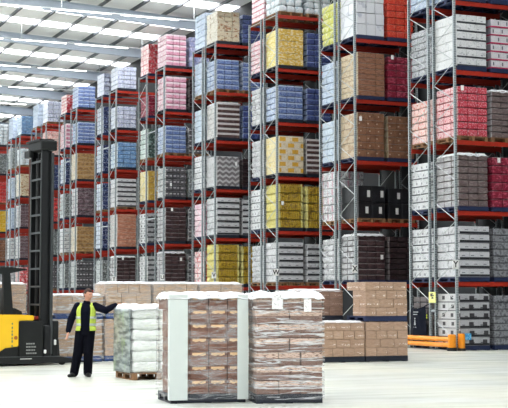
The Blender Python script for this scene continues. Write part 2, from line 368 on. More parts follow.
def rack_load(row, lev, slot, code, total=1.7, sheet=False, lbl=False, pal='bluepallet', w=1.08, d=1.32):
    words, kind, mat, n, nx, ny = ST[code]
    o = OFF[row]
    x = {'a': .62, 'b': 1.86}[slot[1]]; y = S[row] + (o[0] if slot[0] == 'f' else o[2]) + .61 + (random.random()-.5)*.03
    z = BZ[lev] + .07 if lev else 0
    where = {'fa': 'front end slot', 'fb': 'front second slot', 'ra': 'rear end slot', 'rb': 'rear second slot'}[slot]
    t = thing('pallet_load', '%s, %s, %s, %s' % (words, LEV[lev], where, ORD[row]), 'pallet load', (x + (random.random()-.5)*.03, y, z), (random.random()-.5)*.02, 'palletised goods stored in the racks')
    meshobj('pallet', pallet_mesh(w, d, pal), t)
    h = (total-.14)/n
    lm = layer_mesh(code, h, w, d-.03)
    jit = {'case': .006, 'pack': .012, 'bag': .02, 'loose': .02, 'bottle': .004}[kind]
    for q in range(n):
        meshobj('case_layer', lm, t, ((random.random()-.5)*jit, (random.random()-.5)*jit, .14+h*q), (0, 0, PI if q % 2 else 0))
    if sheet: meshobj('plastic_sheet', _sheet[row % 2], t, (0, 0, total))
    if lbl: meshobj('label', LABEL, t, (w*lbl[0], -d/2-.012, .14+(total-.14)*lbl[1]))
    return t
L = rack_load
D = {  # row: {level: ((front end), (front second), (rear end))}
 0: {6: ('wb', 'wb', 'sg'), 5: ('bw', 'bl', 'wt'), 4: ('wb', 'wm', 'sg'), 3: ('rp', 'gb', 'pp'), 2: ('gb', 'dm', 'wc'), 1: ('wk', 'gr', 'wc'), 0: ('wr', 'gr', 'dk')},  # dark floor-level rear load, added to darken the space behind the sack
 1: {6: ('wt', 'or', 'rw'), 5: ('wx', 'or', 'yg'), 4: ('br', 'dm', 'wt'), 3: ('bc', 'bc', 'bt'), 2: ('bk', 'bk', 'wp'), 1: ('db', 'dk', 'wg')},
 2: {6: ('lb', 'lb', 'pk'), 5: ('yc', 'bl', 'pk'), 4: ('bw', 'bl', 'wg'), 3: ('yd', 'dw', 'wg'), 2: ('gd', 'gd', 'wc'), 1: ('wk', 'wk', 'wg')},
 3: {6: ('ct', 'bl', 'wt'), 5: ('bw', 'bw', 'wt'), 4: ('dw', 'bl', 'bt'), 3: ('gz', 'dk', 'wc'), 2: ('wk', 'wk', 'ps'), 1: ('gd', 'gd', 'rw')},
 4: {6: ('ps', 'lv', 'rw'), 5: ('ps', 'dk', 'dm'), 4: ('bw', 'dg', 'gw'), 3: ('dg', 'gg', 'yp'), 2: ('db', 'dg', 'wr'), 1: ('db', 'dg', 'wr')},
 5: {6: ('wv', None, 'wv'), 5: ('wv', None, 'nv'), 4: ('sk', None, 'nv'), 3: ('wk', None, 'nv'), 2: ('sa', None, 'nv'), 1: ('db', None, 'gg')},
 6: {6: ('bw', None, 'rw'), 5: ('bw', None, 'ps'), 4: ('kf', None, 'nv'), 3: ('pb', None, 'gg'), 2: ('kf', None, 'wc'), 1: ('dg', None, 'gg')},
 7: {6: ('wv', None, 'wt'), 5: ('pp', None, None), 4: ('nv', None, None), 3: ('rd', None, None), 2: ('gg', None, None), 1: ('dg', None, None)},
 8: {6: ('sk', None, 'wt'), 5: ('lb', None, 'gg'), 4: ('ct', None, 'wt'), 3: ('pb', None, 'wt'), 2: ('pb', None, 'wc'), 1: ('rw', None, 'wc')},
 9: {6: ('lb', None, None), 5: ('gg', None, None), 4: ('rd', None, None), 3: ('yl', None, None), 2: ('bc', None, None), 1: ('wg', None, None)},
}
HT = {(0,4):1.76,(0,3):1.7,(0,2):1.78,(0,1):1.72,(0,0):1.74,(1,5):1.75,(1,4):1.7,(1,3):1.72,(1,2):1.3,(1,1):1.76,(2,5):1.62,(2,4):1.52,(2,3):1.64,(2,2):1.9,(2,1):1.74,
      (3,6):1.5,(3,5):1.5,(3,4):1.72,(3,3):1.48,(3,2):1.8,(3,1):1.9,(4,6):1.72,(4,5):1.78,(4,4):1.5,(4,3):1.62,(4,2):1.8,(4,1):1.78,(5,6):1.36,(5,5):1.34,(5,4):1.52,(5,3):1.7,(5,2):1.92,(5,1):1.8,
      (6,6):1.46,(6,5):1.42,(6,4):1.7,(6,3):1.8,(6,2):1.64,(6,1):1.75,(7,6):1.5,(8,6):1.46,(8,5):1.3}
HR = {(1,2):1.96,(0,3):1.5,(0,1):1.72,(3,6):1.75,(3,4):1.65,(4,6):1.7,(4,5):1.2,(5,6):1.4,(6,6):1.3,(2,5):1.5,(2,2):1.8}
LBL = {(0,3,'fa'):(-.36,.95),(0,2,'fb'):(-.3,.93),(1,1,'fa'):(.36,.5),(1,4,'fb'):(-.34,.97),(3,3,'fa'):(.34,.75),(4,3,'fa'):(-.25,.4),(4,2,'fa'):(-.2,.93),(4,1,'fa'):(.26,.78),(5,1,'fa'):(-.2,.92),(2,2,'fa'):(-.36,.55),(1,3,'fa'):(-.4,.85)}
SH = {(0,2,'fa'),(3,4,'fa'),(4,1,'fa'),(5,1,'fa'),(1,1,'fa'),(0,3,'fb'),(2,6,'fa')}
for row, lv in D.items():
    for lev, three in lv.items():
        if row < 2 and lev == 6: continue            # wholly above the frame
        for slot, code in zip(('fa', 'fb', 'ra', 'rb'), three + ('dk' if (row, lev) == (1, 2) else three[1] if row < 4 else None,)):
            if code is None: continue
            tot = HT.get((row, lev), 1.7) if slot == 'fa' else HR.get((row, lev), 1.66) if slot == 'ra' else HT.get((row, lev), 1.7)-.06
            if code in ('or',) and row == 1: tot = 1.85
            last = L(row, lev, slot, code, tot, (row, lev, slot) in SH, LBL.get((row, lev, slot), False), pal='wood' if (row+lev) % 5 == 3 else 'bluepallet' if row < 2 or slot == 'ra' else 'navypallet')
            if (row, lev, slot) == (0, 0, 'fa'): STICKERED = last

# row letters on the end posts
for i, ch in enumerate('YXWVUT'):
    t = thing('row_sign', 'white sign with a black letter %s on the end post of the %s' % (ch, ORD[i]), 'sign', (-.07, S[i]-.03, 2.62), FR*0, None)
    bm = bmesh.new(); box(bm, -.115, .10, -.045, -.03, -.14, .14, bev=.003); part('sign_plate', bm, M['white'], t)
    meshobj('letter', text_mesh(ch, .27, M['black']), t, (-.008, -.047, 0), (PI/2, 0, 0))

# ------------------------------------------------------------------ the hall
def floor_mat():
    t = NT('pale_polished_concrete'); g = t.n('TexCoord').outputs['Object']
    rot = t.n('Mapping'); t.put(rot.inputs[0], g); rot.inputs['Rotation'].default_value = (0, 0, .2); rot.inputs['Scale'].default_value = (.25, 1.6, 1)
    a = t.smooth(t.noise(rot.outputs[0], 1.3, 5, .6), .35, .7); b = t.smooth(t.noise(g, .35, 4), .4, .65)
    c = t.mix(a, lin((200, 203, 198)), lin((158, 164, 154)))
    c = t.mix(t.math('MULTIPLY', b, .5), c, lin((208, 207, 188)))
    c = t.mix(t.math('MULTIPLY', t.smooth(t.noise(rot.outputs[0], 5, 3), .62, .7), .5), c, lin((140, 140, 128)))
    return t.done(c, t.math('MULTIPLY_ADD', a, .2, .32))
bm = bmesh.new(); box(bm, -60, 3.0, -60, 110, -.3, 0); struct('floor', bm, floor_mat())
clad = plain('pale_grey_roof_lining', (244, 244, 243), .6, var=.05, sc=1)
steel = plain('blue_grey_roof_steel', (172, 183, 196), .5, var=.06, sc=2)
dsteel = plain('grey_purlin_steel', (84, 89, 94), .5, var=.1, sc=2)
wallm = plain('pale_grey_wall_lining', (190, 194, 198), .7, var=.06, sc=1)
def emis(name, c, s):
    t = NT(name); t.done(lin(c), .5); t.bsdf.inputs['Emission Color'].default_value = lin(c); t.bsdf.inputs['Emission Strength'].default_value = s
    return t.m
SKY = emis('daylit_translucent_rooflight', (250, 252, 255), 10.8)
LED = emis('white_lamp_diffuser', (255, 253, 246), 8)
SL = -.045
def zr(x, y=0): return 16.06 + SL*(x+6)
X0, X1, Y0, Y1 = -60, 2.75, -60, 105
def slope_box(bm, xa, xb, ya, yb, za, zb, mi=0):
    """box whose top and bottom follow the fall of the roof; za, zb from the lining's height"""
    vs = box(bm, xa, xb, ya, yb, 0, 1, mi)
    for v in vs: v.co.z = zr(v.co.x) + (za if v.co.z < .5 else zb)
RAF = [RY0 + RSP*k for RY0, RSP in [(26.6, 8.5)] for k in range(-10, 9)]
LIGHTS = []
bmc = bmesh.new()
ys = [Y0] + [y for y in RAF if Y0 < y < Y1] + [Y1]
for y in RAF:
    if not Y0 < y < Y1: continue
    bm = bmesh.new()
    slope_box(bm, X0, X1, y-.14, y+.14, -.22, -.20); slope_box(bm, X0, X1, y-.10, y+.10, -.72, -.70); slope_box(bm, X0, X1, y-.012, y+.012, -.70, -.22)
    struct('ceiling_rafter', bm, steel)
x = X0 + .6
cuts = []
for y in RAF: cuts += [(y+2.7, y+3.25), (y+5.45, y+6.75)]
cuts = [c for c in cuts if c[0] > Y0 and c[1] < Y1]
yy = Y0
for a, b in cuts + [(Y1, Y1)]:
    slope_box(bmc, X0, X1, yy, a, 0, .06); yy = b
struct('ceiling', bmc, clad)
for a, b in cuts:
    bm = bmesh.new(); slope_box(bm, X0, X1, a, b, .01, .05); struct('ceiling_rooflight', bm, SKY)
k = 0
while x < X1:
    bm = bmesh.new(); slope_box(bm, x-.02, x+.02, Y0, Y1, -.16, 0); slope_box(bm, x-.02, x+.05, Y0, Y1, -.16, -.145)
    struct('ceiling_purlin', bm, dsteel); x += 1.65
bm = bmesh.new(); box(bm, X0, X1, Y1, Y1+.3, 0, 19); struct('wall_back', bm, wallm)
bm = bmesh.new(); box(bm, X0-.3, X0, Y0, Y1, 0, 19); struct('wall_left', bm, wallm)
bm = bmesh.new(); box(bm, 2.75, 3.0, Y0, Y1, 0, 16); struct('added_light_block_wall', bm, plain('dark_grey_light_block', (44, 46, 50), .8))  # added dark wall, out of view, keeps stray light out of rack gaps
# continuous lamp runs over the aisles
for i in range(2, 9):
    y = (S[i] + OFF[i][3] + S[i+1])/2
    t = thing('strip_light', 'long white lamp run under the roof over the aisle behind the %s' % ORD[i], 'light', (-8, y, 15.0), 0, 'lamp runs hung over the aisles')
    bm = bmesh.new(); box(bm, -12, 10.5, -.04, .04, .02, .07); part('trunking', bm, M['brace'], t)
    bm = bmesh.new()
    for q in range(6): box(bm, -11.8+3.38*q, -8.9+3.38*q, -.035, .035, -.012, .02, bev=.01)
    part('diffuser', bm, LED, t)
    for q in range(4):
        bm = bmesh.new(); xx = -11+6.6*q; bar(bm, (xx, 0, .1), (xx, 0, zr(xx-8)-15.0), .025); part('hanger', bm, M['brace'], t)

# ------------------------------------------------------------------ guard rail, signs and sack at the rack end
orange = plain('orange_guard_plastic', (242, 148, 22), .4, var=.08)
t = thing('guard_rail', 'orange two-rail guard barrier on the floor across the end of the rack', 'guard rail', (-.32, 0, 0))
for y, nm in ((-.2, 'guard_post'), (3.2, 'guard_post')):
    bm = bmesh.new(); tube(bm, [(0, y, .1), (0, y, .48), (0, y, .5)], [.125, .125, .09], 16); part(nm, bm, orange, t, smooth=False)
    bm = bmesh.new(); tube(bm, [(0, y, 0), (0, y, .1)], [.15, .15], 16); part('post_foot', bm, M['black'], t)
for z in (.17, .345):
    bm = bmesh.new(); tube(bm, [(0, -.15, z), (0, 3.15, z)], [.072, .072], 12); part('rail', bm, orange, t)
bm = bmesh.new(); tube(bm, [(0, 0, .08), (0, 0, .5), (0, 0, .52)], [.11, .11, .08], 16)
o = tag(part('post_protector', bm, orange, None, (.02, -.2, 0)), 'short orange guard sleeve before the end post of the guarded rack', 'post guard')
bm = bmesh.new(); tube(bm, [(0, 0, 0), (0, 0, .08)], [.13, .13], 16); part('foot', bm, M['black'], o)
navy = plain('navy_black_sacking', (15, 20, 36), .85, var=.3, sc=12, spec=.15)
bm = bmesh.new()
bmesh.ops.create_grid(bm, x_segments=20, y_segments=24, size=.5)
for v in bm.verts:
    a, b = v.co.x, v.co.y+.5                       # across, up
    w = .52 - .05*b
    sag = -.13*(1-(2*a)**2)*max(0, b-.8)/.2
    dep = .16*math.cos(PI*a)*(1-.45*b) + .03*noise.noise(Vector((a*6, b*5, 0)))
    v.co = Vector((-dep, a*2*w, b*1.06 + sag))
sack = evaluated(bm, [('SOLIDIFY', dict(thickness=.01)), ('SUBSURF', dict(levels=1))], navy, 'waste_sack')
o = tag(meshobj('waste_sack', sack, None, (-.09, 2.16, .32)), 'dark navy waste sack with white print hanging on the rack end', 'sack')
bm = bmesh.new()
for yy, z, w, h in ((.3, .82, .30, .026), (.33, .745, .24, .026)): box(bm, -.005, 0, yy-w/2, yy+w/2, z, z+h)
poly(bm, [(.31, .42), (.41, .42), (.385, .52), (.38, .58), (.34, .58), (.335, .52)], -.005, 0, axis='x'); ball(bm, (-.003, .36, .625), .03, (.2, 1, 1))
box(bm, -.005, 0, .27, .45, .34, .36)
part('print', bm, plain('worn_white_print', (176, 180, 184), .6), o, (-.152, -.40, 0))
bm = bmesh.new()
for s in (-1, 1): bar(bm, (0, s*.46, 1.03), (.07, s*.55, 1.10), .02)
part('strap', bm, navy, o)
ylw = plain('pale_yellow_card', (240, 240, 150), .5, var=.05)
o = thing('load_sign', 'pale yellow load notice fixed between the end posts of the guarded rack', 'sign', (-.08, 1.30, 1.62))
bm = bmesh.new(); box(bm, -.014, 0, -.20, .20, -.17, .17); part('notice_plate', bm, ylw, o)
bm = bmesh.new()
for z, w in ((.11, .10), (.06, .16), (.0, .08), (-.03, .12)): box(bm, -.018, -.014, -.02-w/2, -.02+w/2, z-.016, z+.016)
box(bm, -.018, -.014, .02, .1, .03, .12); part('print', bm, plain('grey_print', (84, 88, 80)), o)
bm = bmesh.new()
for z in (0, .075): ball(bm, (0, 0, z), .03, (.4, 1, 1))
o = tag(part('reflector_tag', bm, plain('lime_reflective_plastic', (206, 232, 40), .3), None, (-.075, 1.67, .98)), 'small lime reflective tag on the post beside the navy sack', 'reflector')
# sticker on the ground-level cartons of the guarded rack
bm = bmesh.new(); box(bm, -.13, .13, -.003, 0, -.1, .1)
st_ = part('sticker', bm, (lambda t: t.done(t.mix(t.math('GREATER_THAN', t.noise(t.n('TexCoord').outputs['Object'], 12, 2), .52), lin((60, 150, 206)), lin((120, 190, 226))), .4))(NT('blue_sticker')), STICKERED, (-.28, -.668, .42)); st_['label'] = 'blue sticker'

# ------------------------------------------------------------------ cartons on pallets out on the floor
def kraft(name, a, b, mark, streak=.25, hand=None, cream=None, smear=(212, 204, 200)):
    t = NT(name); tc = t.n('TexCoord'); g = tc.outputs['Object']; inf = t.n('ObjectInfo')
    s = t.n('SeparateXYZ'); t.put(s.inputs[0], g); gz = t.n('SeparateXYZ'); t.put(gz.inputs[0], tc.outputs['Generated'])
    ad = t.n('VectorMath', operation='ADD'); t.put(ad.inputs[0], g); cx = t.n('CombineXYZ'); t.put(cx.inputs[2], t.math('MULTIPLY', inf.outputs['Random'], 9)); t.put(cx.inputs[0], t.math('MULTIPLY', inf.outputs['Random'], 23)); t.put(ad.inputs[1], cx.outputs[0])
    c = t.mix(t.smooth(t.noise(t.scaled(ad.outputs[0], (2, 2, 12)), 5, 4, .6), .38, .66), lin(a), lin(b))
    c = t.mix(t.math('MULTIPLY', inf.outputs['Random'], .35), c, lin(b))
    c = t.mix(t.math('MULTIPLY', t.rng(gz.outputs[2], .30, .48), t.math('MULTIPLY', t.math('GREATER_THAN', t.noise(t.scaled(ad.outputs[0], (30, 30, 20)), 1.5, 2), .55), t.rng(t.math('ADD', s.outputs[0], s.outputs[1]), -.32, .12))), c, lin(mark))
    if cream:
        c = t.mix(t.math('MULTIPLY', t.rng(gz.outputs[2], .56, .95), t.smooth(t.noise(t.scaled(ad.outputs[0], (3, 3, 14)), 5, 3), .36, .5)), c, lin(cream))
    if hand:
        k = t.math('MULTIPLY', t.rng(t.math('ADD', gz.outputs[0], 0), .13, .87), t.rng(gz.outputs[2], .70, .93))
        k = t.math('MULTIPLY', k, t.math('GREATER_THAN', t.math('ADD', gz.outputs[2], t.math('MULTIPLY', t.math('ABSOLUTE', t.math('SUBTRACT', t.math('FRACT', t.math('MULTIPLY', gz.outputs[0], 3)), .5)), .16)), .76))
        c = t.mix(k, c, lin(hand))
    c = t.mix(t.math('MULTIPLY', t.smooth(t.noise(t.scaled(ad.outputs[0], (1.5, 1.5, 16)), 3, 4, .7), .52, .7), streak), c, lin(smear))
    t.bump(t.noise(ad.outputs[0], 8, 3), .15, .01)
    return t.done(c, .5)
KB = kraft('pale_brown_carton', (182, 152, 128), (156, 126, 104), (232, 220, 208), .25)
KD = kraft('dull_brown_carton', (140, 112, 96), (120, 94, 80), (176, 156, 142), .1)
KF = kraft('red_brown_handled_carton', (128, 82, 60), (92, 58, 44), (128, 82, 60), .18, hand=(222, 184, 138), smear=(196, 180, 176))
KP = kraft('pinkish_brown_carton', (136, 102, 88), (108, 78, 66), (96, 70, 60), .25, cream=(206, 178, 160), smear=(226, 216, 212))
KT = kraft('tan_carton', (186, 158, 130), (168, 138, 110), (216, 200, 180), .45, smear=(222, 218, 212))
_cart = {}
def carton_mesh(w, d, h, mat):
    key = (round(w, 3), round(d, 3), round(h, 3), mat.name)
    if key not in _cart:
        bm = bmesh.new(); box(bm, -w/2, w/2, -d/2, d/2, 0, h-.004, bev=.007)
        box(bm, -w/2+.004, w/2-.004, -.025, .025, h-.006, h-.002)
        _cart[key] = mesh('carton', bm, mat)
    return _cart[key]
def film_mat(name, clear=.8, sc=(1.2, 1.2, 9), skew=.0, tint=(238, 240, 242), gain=.4, thin=1):
    """clear stretch film with creases where it has gathered into milky bands"""
    t = NT(name); g = t.n('TexCoord').outputs['Object']
    mp = t.n('Mapping'); t.put(mp.inputs[0], g); mp.inputs['Rotation'].default_value = (skew*.6, skew, 0); mp.inputs['Scale'].default_value = sc
    mp2 = t.n('Mapping'); t.put(mp2.inputs[0], g); mp2.inputs['Rotation'].default_value = (-skew*.8, -skew*1.3, 0); mp2.inputs['Scale'].default_value = sc
    a = t.math('SUBTRACT', 1, t.math('MULTIPLY', t.math('ABSOLUTE', t.math('SUBTRACT', t.noise(mp.outputs[0], 1.1, 4, .55), .5)), 16*thin))
    b = t.math('SUBTRACT', 1, t.math('MULTIPLY', t.math('ABSOLUTE', t.math('SUBTRACT', t.noise(mp2.outputs[0], 1.4, 3, .5), .5)), 26*thin))
    k = t.math('MAXIMUM', t.math('MAXIMUM', a, 0), t.math('MAXIMUM', b, 0))
    al = t.math('MULTIPLY_ADD', k, gain, 1-clear)
    tr = t.n('BsdfTransparent'); mx = t.n('MixShader')
    t.done(lin(tint), .22); t.bump(t.noise(mp.outputs[0], 2.2, 3), .5, .02)
    t.put(mx.inputs[0], al); t.t.links.new(tr.outputs[0], mx.inputs[1]); t.t.links.new(t.bsdf.outputs[0], mx.inputs[2]); t.t.links.new(mx.outputs[0], t.out.inputs[0])
    return t.m
FILM = film_mat('clear_stretch_film', .97, (1.0, 1.0, 6), .14, gain=.28)
FILMH = film_mat('heavy_stretch_film', .95, (.5, .5, 7), .16, gain=.7, thin=2.2)
def film_bm(w, d, z0, z1, bulge=.012, seed=0, tiers=18):
    bm = bmesh.new(); rings = []
    pts = []
    n = 10
    for sx, sy, tx, ty, ln, wd in ((-1, -1, 1, 0, w, d), (1, -1, 0, 1, d, w), (1, 1, -1, 0, w, d), (-1, 1, 0, -1, d, w)):
        for q in range(n): pts.append((sx*w/2 + tx*ln*q/n, sy*d/2 + ty*ln*q/n))
    for j in range(tiers+1):
        z = z0 + (z1-z0)*j/tiers; ring = []
        for x, y in pts:
            k = 1 + bulge*(1+1.2*noise.noise(Vector((x*4, y*4+seed, z*6))))
            ring.append(bm.verts.new((x*k + .01*(1 if x > 0 else -1), y*k + .01*(1 if y > 0 else -1), z)))
        rings.append(ring)
    N = len(pts)
    for A, B in zip(rings, rings[1:]):
        for k in range(N): bm.faces.new((A[k], A[(k+1) % N], B[(k+1) % N], B[k]))
    return bm
def carton_load(label, loc, rz, w, d, nl, h, nx, ny, mat, pal, film=None, z0=.14, alt=True, group=None, seed=0, bare=False):
    rnd = random.Random(seed)
    t = thing('carton_pallet', label, 'pallet load', loc, rz, group)
    meshobj('pallet', pallet_mesh(w, d, pal), t)
    for q in range(nl):
        ax, ay = (nx, ny) if (q % 2 == 0 or not alt) else (nx-1 if nx > 2 else nx, ny)
        cw, cd = w/ax, d/ay; me = carton_mesh(cw-.008, cd-.008, h, mat)
        for i in range(ax):
            for j in range(ay):
                if q < nl-1 and 0 < i < ax-1 and 0 < j < ay-1: continue
                if q < nl-1 and j == ay-1 and ay > 2: continue      # the unseen far side of lower tiers
                meshobj('carton', me, t, (-w/2+cw*(i+.5)+(rnd.random()-.5)*.01, -d/2+cd*(j+.5)+(rnd.random()-.5)*.01, z0+h*q), (0, 0, (rnd.random()-.5)*.02 + (PI if rnd.random() < .5 else 0)))
    if film: part('stretch_film', film_bm(w+.02, d+.02, .06, z0+nl*h+.01, seed=seed), film, t, smooth=True)
    return t
# pair by the rack: two side by side on the floor, one more on top, one behind
def box_sheet(t, w, d, z, seed, droop=.05):
    meshobj('top_sheet', sheet_mesh(w, d, droop, M['sheet'], seed), t, (0, 0, z))
gA = 'brown carton pallets beside the guarded rack'
cl = carton_load
a = cl('brown carton pallet on the floor next to the orange guard rail', (-5.41, -4.82, 0), 0, 1.2, 1.0, 4, .215, 4, 2, KB, 'navypallet', None, seed=1, group=gA)
b = cl('brown carton pallet on the floor with nothing stacked on it', (-6.64, -4.80, 0), .01, 1.2, 1.0, 4, .215, 4, 2, KB, 'navypallet', None, seed=2, group=gA)
box_sheet(b, 1.18, .98, 1.0, 3, .04)
c_ = cl('upper brown carton pallet stacked on another on a dark blue pallet', (-5.43, -4.82, 1.003), 0, 1.2, 1.02, 4, .215, 4, 3, KB, 'bluepallet', None, seed=4, group=gA)
e = cl('lower dull brown carton pallet standing behind the bare topped one', (-6.55, -3.45, 0), 0, 1.2, 1.0, 4, .215, 3, 2, KD, 'navypallet', None, seed=5)
e2 = cl('upper dull brown carton pallet peeping beside the tall wrapped load', (-6.55, -3.45, 1.003), 0, 1.2, 1.0, 3, .22, 3, 2, KD, 'navypallet', None, seed=6)
box_sheet(e2, 1.2, 1.0, .80, 8, .05)
# the double-stacked row behind the worker
gB = 'double-stacked carton pallets in a row behind the worker'
xs = [-12.6, -11.33, -10.06, -8.79]
who = ['behind the truck forks', 'behind the worker', 'behind the white sack pallet', 'at the end behind the tall banded load']
for q, x in enumerate(xs):
    lo = cl('lower tan carton pallet, double row, %s' % who[q], (x, -1.95, 0), 0, 1.2, 1.0, 4, .23, 4, 2, KT, 'midblue', FILMH if q == 0 else FILM, seed=10+q, group=gB)
    n_ = 2 if q == 0 else 3
    up = cl('upper tan carton pallet, double row, %s' % who[q], (x+.02, -1.95, 1.07), 0, 1.2, 1.0, n_, .255 if q else .23, 4, 2, KT, 'midblue', FILMH if q == 0 else FILM, seed=20+q, group=gB)
    box_sheet(up, 1.2, 1.0, .14+n_*(.255 if q else .23)+.01, q+30, .05)
for q, (x, y) in enumerate(((-14.3, -.9), (-15.7, -.8))):
    lo = cl('lower wrapped carton pallet %s' % ('between the truck cab and mast' if q == 0 else 'through the truck cab'), (x, y, 0), 0, 1.2, 1.0, 4, .23, 3, 2, KT, 'midblue', FILM, seed=40+q)
    up = cl('upper wrapped carton pallet %s' % ('between the truck cab and mast' if q == 0 else 'through the truck cab'), (x, y, 1.07), 0, 1.2, 1.0, 3, .25, 3, 2, KT, 'midblue', FILM, seed=50+q)
    box_sheet(up, 1.2, 1.0, .9, q+60, .05)

# ------------------------------------------------------------------ tall wrapped loads in front
def top_film(t, w, d, z, seed, amp=.05, n=26):
    bm = bmesh.new(); bmesh.ops.create_grid(bm, x_segments=n, y_segments=n, size=.5)
    for v in bm.verts:
        x, y = v.co.x, v.co.y; e = max(abs(x), abs(y))*2
        zz = amp*(.5+noise.noise(Vector((x*7+seed, y*7, 1))))+.02*noise.noise(Vector((x*19, y*19, seed)))
        k = 1.03
        if e > .95: zz = -.055-.07*abs(noise.noise(Vector((x*9, y*9, seed+2)))); k = 1.045
        v.co = Vector((x*w*k, y*d*k, max(zz, .006) if e <= .95 else zz))
    meshobj('crumpled_top_film', evaluated(bm, [('SOLIDIFY', dict(thickness=.006, offset=1)), ('SUBSURF', dict(levels=1))], M['sheet'], 'crumpled_top_film'), t, (0, 0, z))
foam = plain('white_foam_board', (214, 222, 218), .55, var=.05, sc=3)
def fpos(px, z_depth):
    r = Vector((math.cos(YAW), -math.sin(YAW), 0)); f = Vector((math.sin(YAW), math.cos(YAW), 0)); cam = Vector((-21.897, -34.849, 0))
    return cam + f*z_depth + r*((px-254)/1327.7*z_depth)
def place_corner(px, depth, rz, w, d):
    """centre of a load whose near front-left corner stands at a measured bearing and distance"""
    c = fpos(px, depth); m = Matrix.Rotation(rz, 3, 'Z')
    p = c + m @ Vector((w/2, d/2, 0)); return (p.x, p.y, 0)
w, d, rz = 1.17, 1.0, FR+math.radians(15.5)
t = cl('tall brown handled-carton load with white foam corner boards under film', place_corner(171.5, 20.15, rz, w, d), rz, w, d, 7, .212, 4, 3, KF, 'navypallet', FILM, alt=False, seed=71)
for x, y0, sw, sd in ((-w/2, -d/2, .25, .09), (w/2, -d/2, .14, .09)):
    bm = bmesh.new(); s = 1 if x < 0 else -1
    xa, xb = sorted((x-s*.022, x+s*sw))
    box(bm, xa, xb, y0-.03, y0-.022, .05, 1.64)
    xa, xb = sorted((x-s*.03, x-s*.022)); box(bm, xa, xb, y0-.03, y0+sd, .05, 1.64)
    part('corner_board', bm, foam, t)
top_film(t, w+.03, d+.03, 1.64, 2, .05)
w, d, rz = 1.02, 1.2, FR+math.radians(9.5)
t = cl('tall pinkish brown carton load bound with streaky film and paper tags', place_corner(256.5, 20.15, rz, w, d), rz, w, d, 7, .212, 3, 3, KP, 'navypallet', FILMH, alt=True, seed=72)
top_film(t, w+.03, d+.03, 1.64, 9, .05)
for x, z, ww, hh, yy in ((-.20, 1.53, .17, .22, -.075), (.27, 1.475, .115, .19, -.05)):
    bm = bmesh.new(); 
    if ww > .15: poly(bm, [(x-ww/2, z-hh/2), (x+ww/2, z-hh/2), (x+ww/2, z+.06), (x+.04, z+hh/2+.06), (x-.03, z+hh/2+.06), (x-ww/2, z+.06)], -d/2+yy, -d/2+yy+.003)
    else: box(bm, x-ww/2, x+ww/2, -d/2+yy, -d/2+yy+.003, z-hh/2, z+hh/2)
    part('paper_tag', bm, M['label'], t)
# the sack load the worker leans on
w, d, rz = 1.1, 1.1, 0.0
pc = place_corner(133.5, 25.9, rz, w, d)
t = thing('sack_pallet', 'white sack load in film on a timber pallet beside the worker', 'pallet load', pc, rz)
meshobj('pallet', pallet_mesh(w, d, 'wood'), t)
sackm = kraft('white_sack', (236, 238, 236), (216, 222, 214), (220, 226, 206), .4, smear=(250, 250, 250))
for q in range(6):
    h = .215
    for i in range(2):
        for j in range(2):
            bm = bmesh.new(); box(bm, -w/4+.004, w/4-.004, -d/4+.004, d/4-.004, 0, h, bev=.06, seg=3)
            bmesh.ops.subdivide_edges(bm, edges=[e for e in bm.edges if e.calc_length() > .2], cuts=3, use_grid_fill=True)
            for v in bm.verts: v.co += .022*Vector((noise.noise(v.co*6+Vector((q, i, j))), noise.noise(v.co*6+Vector((q+9, i, j))), noise.noise(v.co*5+Vector((q, i+7, j)))))
            part('sack', bm, sackm, t, (-w/4+i*w/2, -d/4+j*d/2, .14+q*(h-.006)), smooth=True)
wrapm = film_mat('thin_stretch_film', .975, (1, 1, 5), .12, gain=.14)
part('stretch_film', film_bm(w+.03, d+.03, .12, 1.41, .02, 4), wrapm, t, smooth=True)
bm = bmesh.new()   # the dark printed wrap round the left flank
n = 14
gr = [[bm.verts.new((-w/2-.045+.014*noise.noise(Vector((a*.5, b*.7, 3))), -d/2+.02+(d-.04)*a/n, .14+1.24*b/20)) for a in range(n+1)] for b in range(21)]
for b in range(20):
    for a in range(n): bm.faces.new((gr[b][a], gr[b][a+1], gr[b+1][a+1], gr[b+1][a]))
gm = NT('grey_green_film_wrap'); g = gm.n('TexCoord').outputs['Object']
cc = gm.mix(gm.smooth(gm.noise(gm.scaled(g, (1, 1.4, 7)), 2.2, 3, .55), .34, .7), lin((92, 104, 106)), lin((178, 188, 186)))
cc = gm.mix(gm.math('MULTIPLY', gm.smooth(gm.noise(gm.scaled(g, (1, 4, 2)), 1.3, 2), .54, .66), .5), cc, lin((140, 172, 108)))
me = evaluated(bm, [('SOLIDIFY', dict(thickness=.006))], gm.done(cc, .3), 'film_wrap')
meshobj('film_wrap', me, t)
top_film(t, w+.02, d+.02, 1.43, 5, .05)

# ------------------------------------------------------------------ reach truck
yel = plain('yellow_truck_paint', (246, 196, 32), .35, var=.05)
dk = plain('black_truck_paint', (29, 31, 31), .5, var=.2, spec=.25)
dk2 = plain('charcoal_mast_steel', (28, 30, 32), .5, .0, var=.25, spec=.3)
rail = plain('worn_mast_rail', (84, 88, 90), .35, .5)
rub = plain('black_rubber', (18, 18, 18), .8)
t = thing('reach_truck', 'yellow and black reach truck with a tall mast standing behind the worker', 'forklift', (-13.88, -3.57, 0), FR + math.radians(31))
W0, W1 = -.2, .95
bm = bmesh.new()
poly(bm, [(-2.5, .40), (-2.3, .30), (-1.15, .30), (-.95, .42), (-.62, .46), (-.62, 1.06), (-.24, 1.06), (-.24, 1.18), (-.5, 1.2), (-2.2, 1.22), (-2.5, 1.1)], W0, W1)
bmesh.ops.bevel(bm, geom=list(bm.edges), offset=.02, segments=2, affect='EDGES'); part('body', bm, yel, t)
bm = bmesh.new(); poly(bm, [(-2.4, .12), (-.6, .12), (-.6, .46), (-.95, .42), (-1.15, .30), (-2.3, .30)], W0+.02, W1-.02); part('skirt', bm, dk, t)
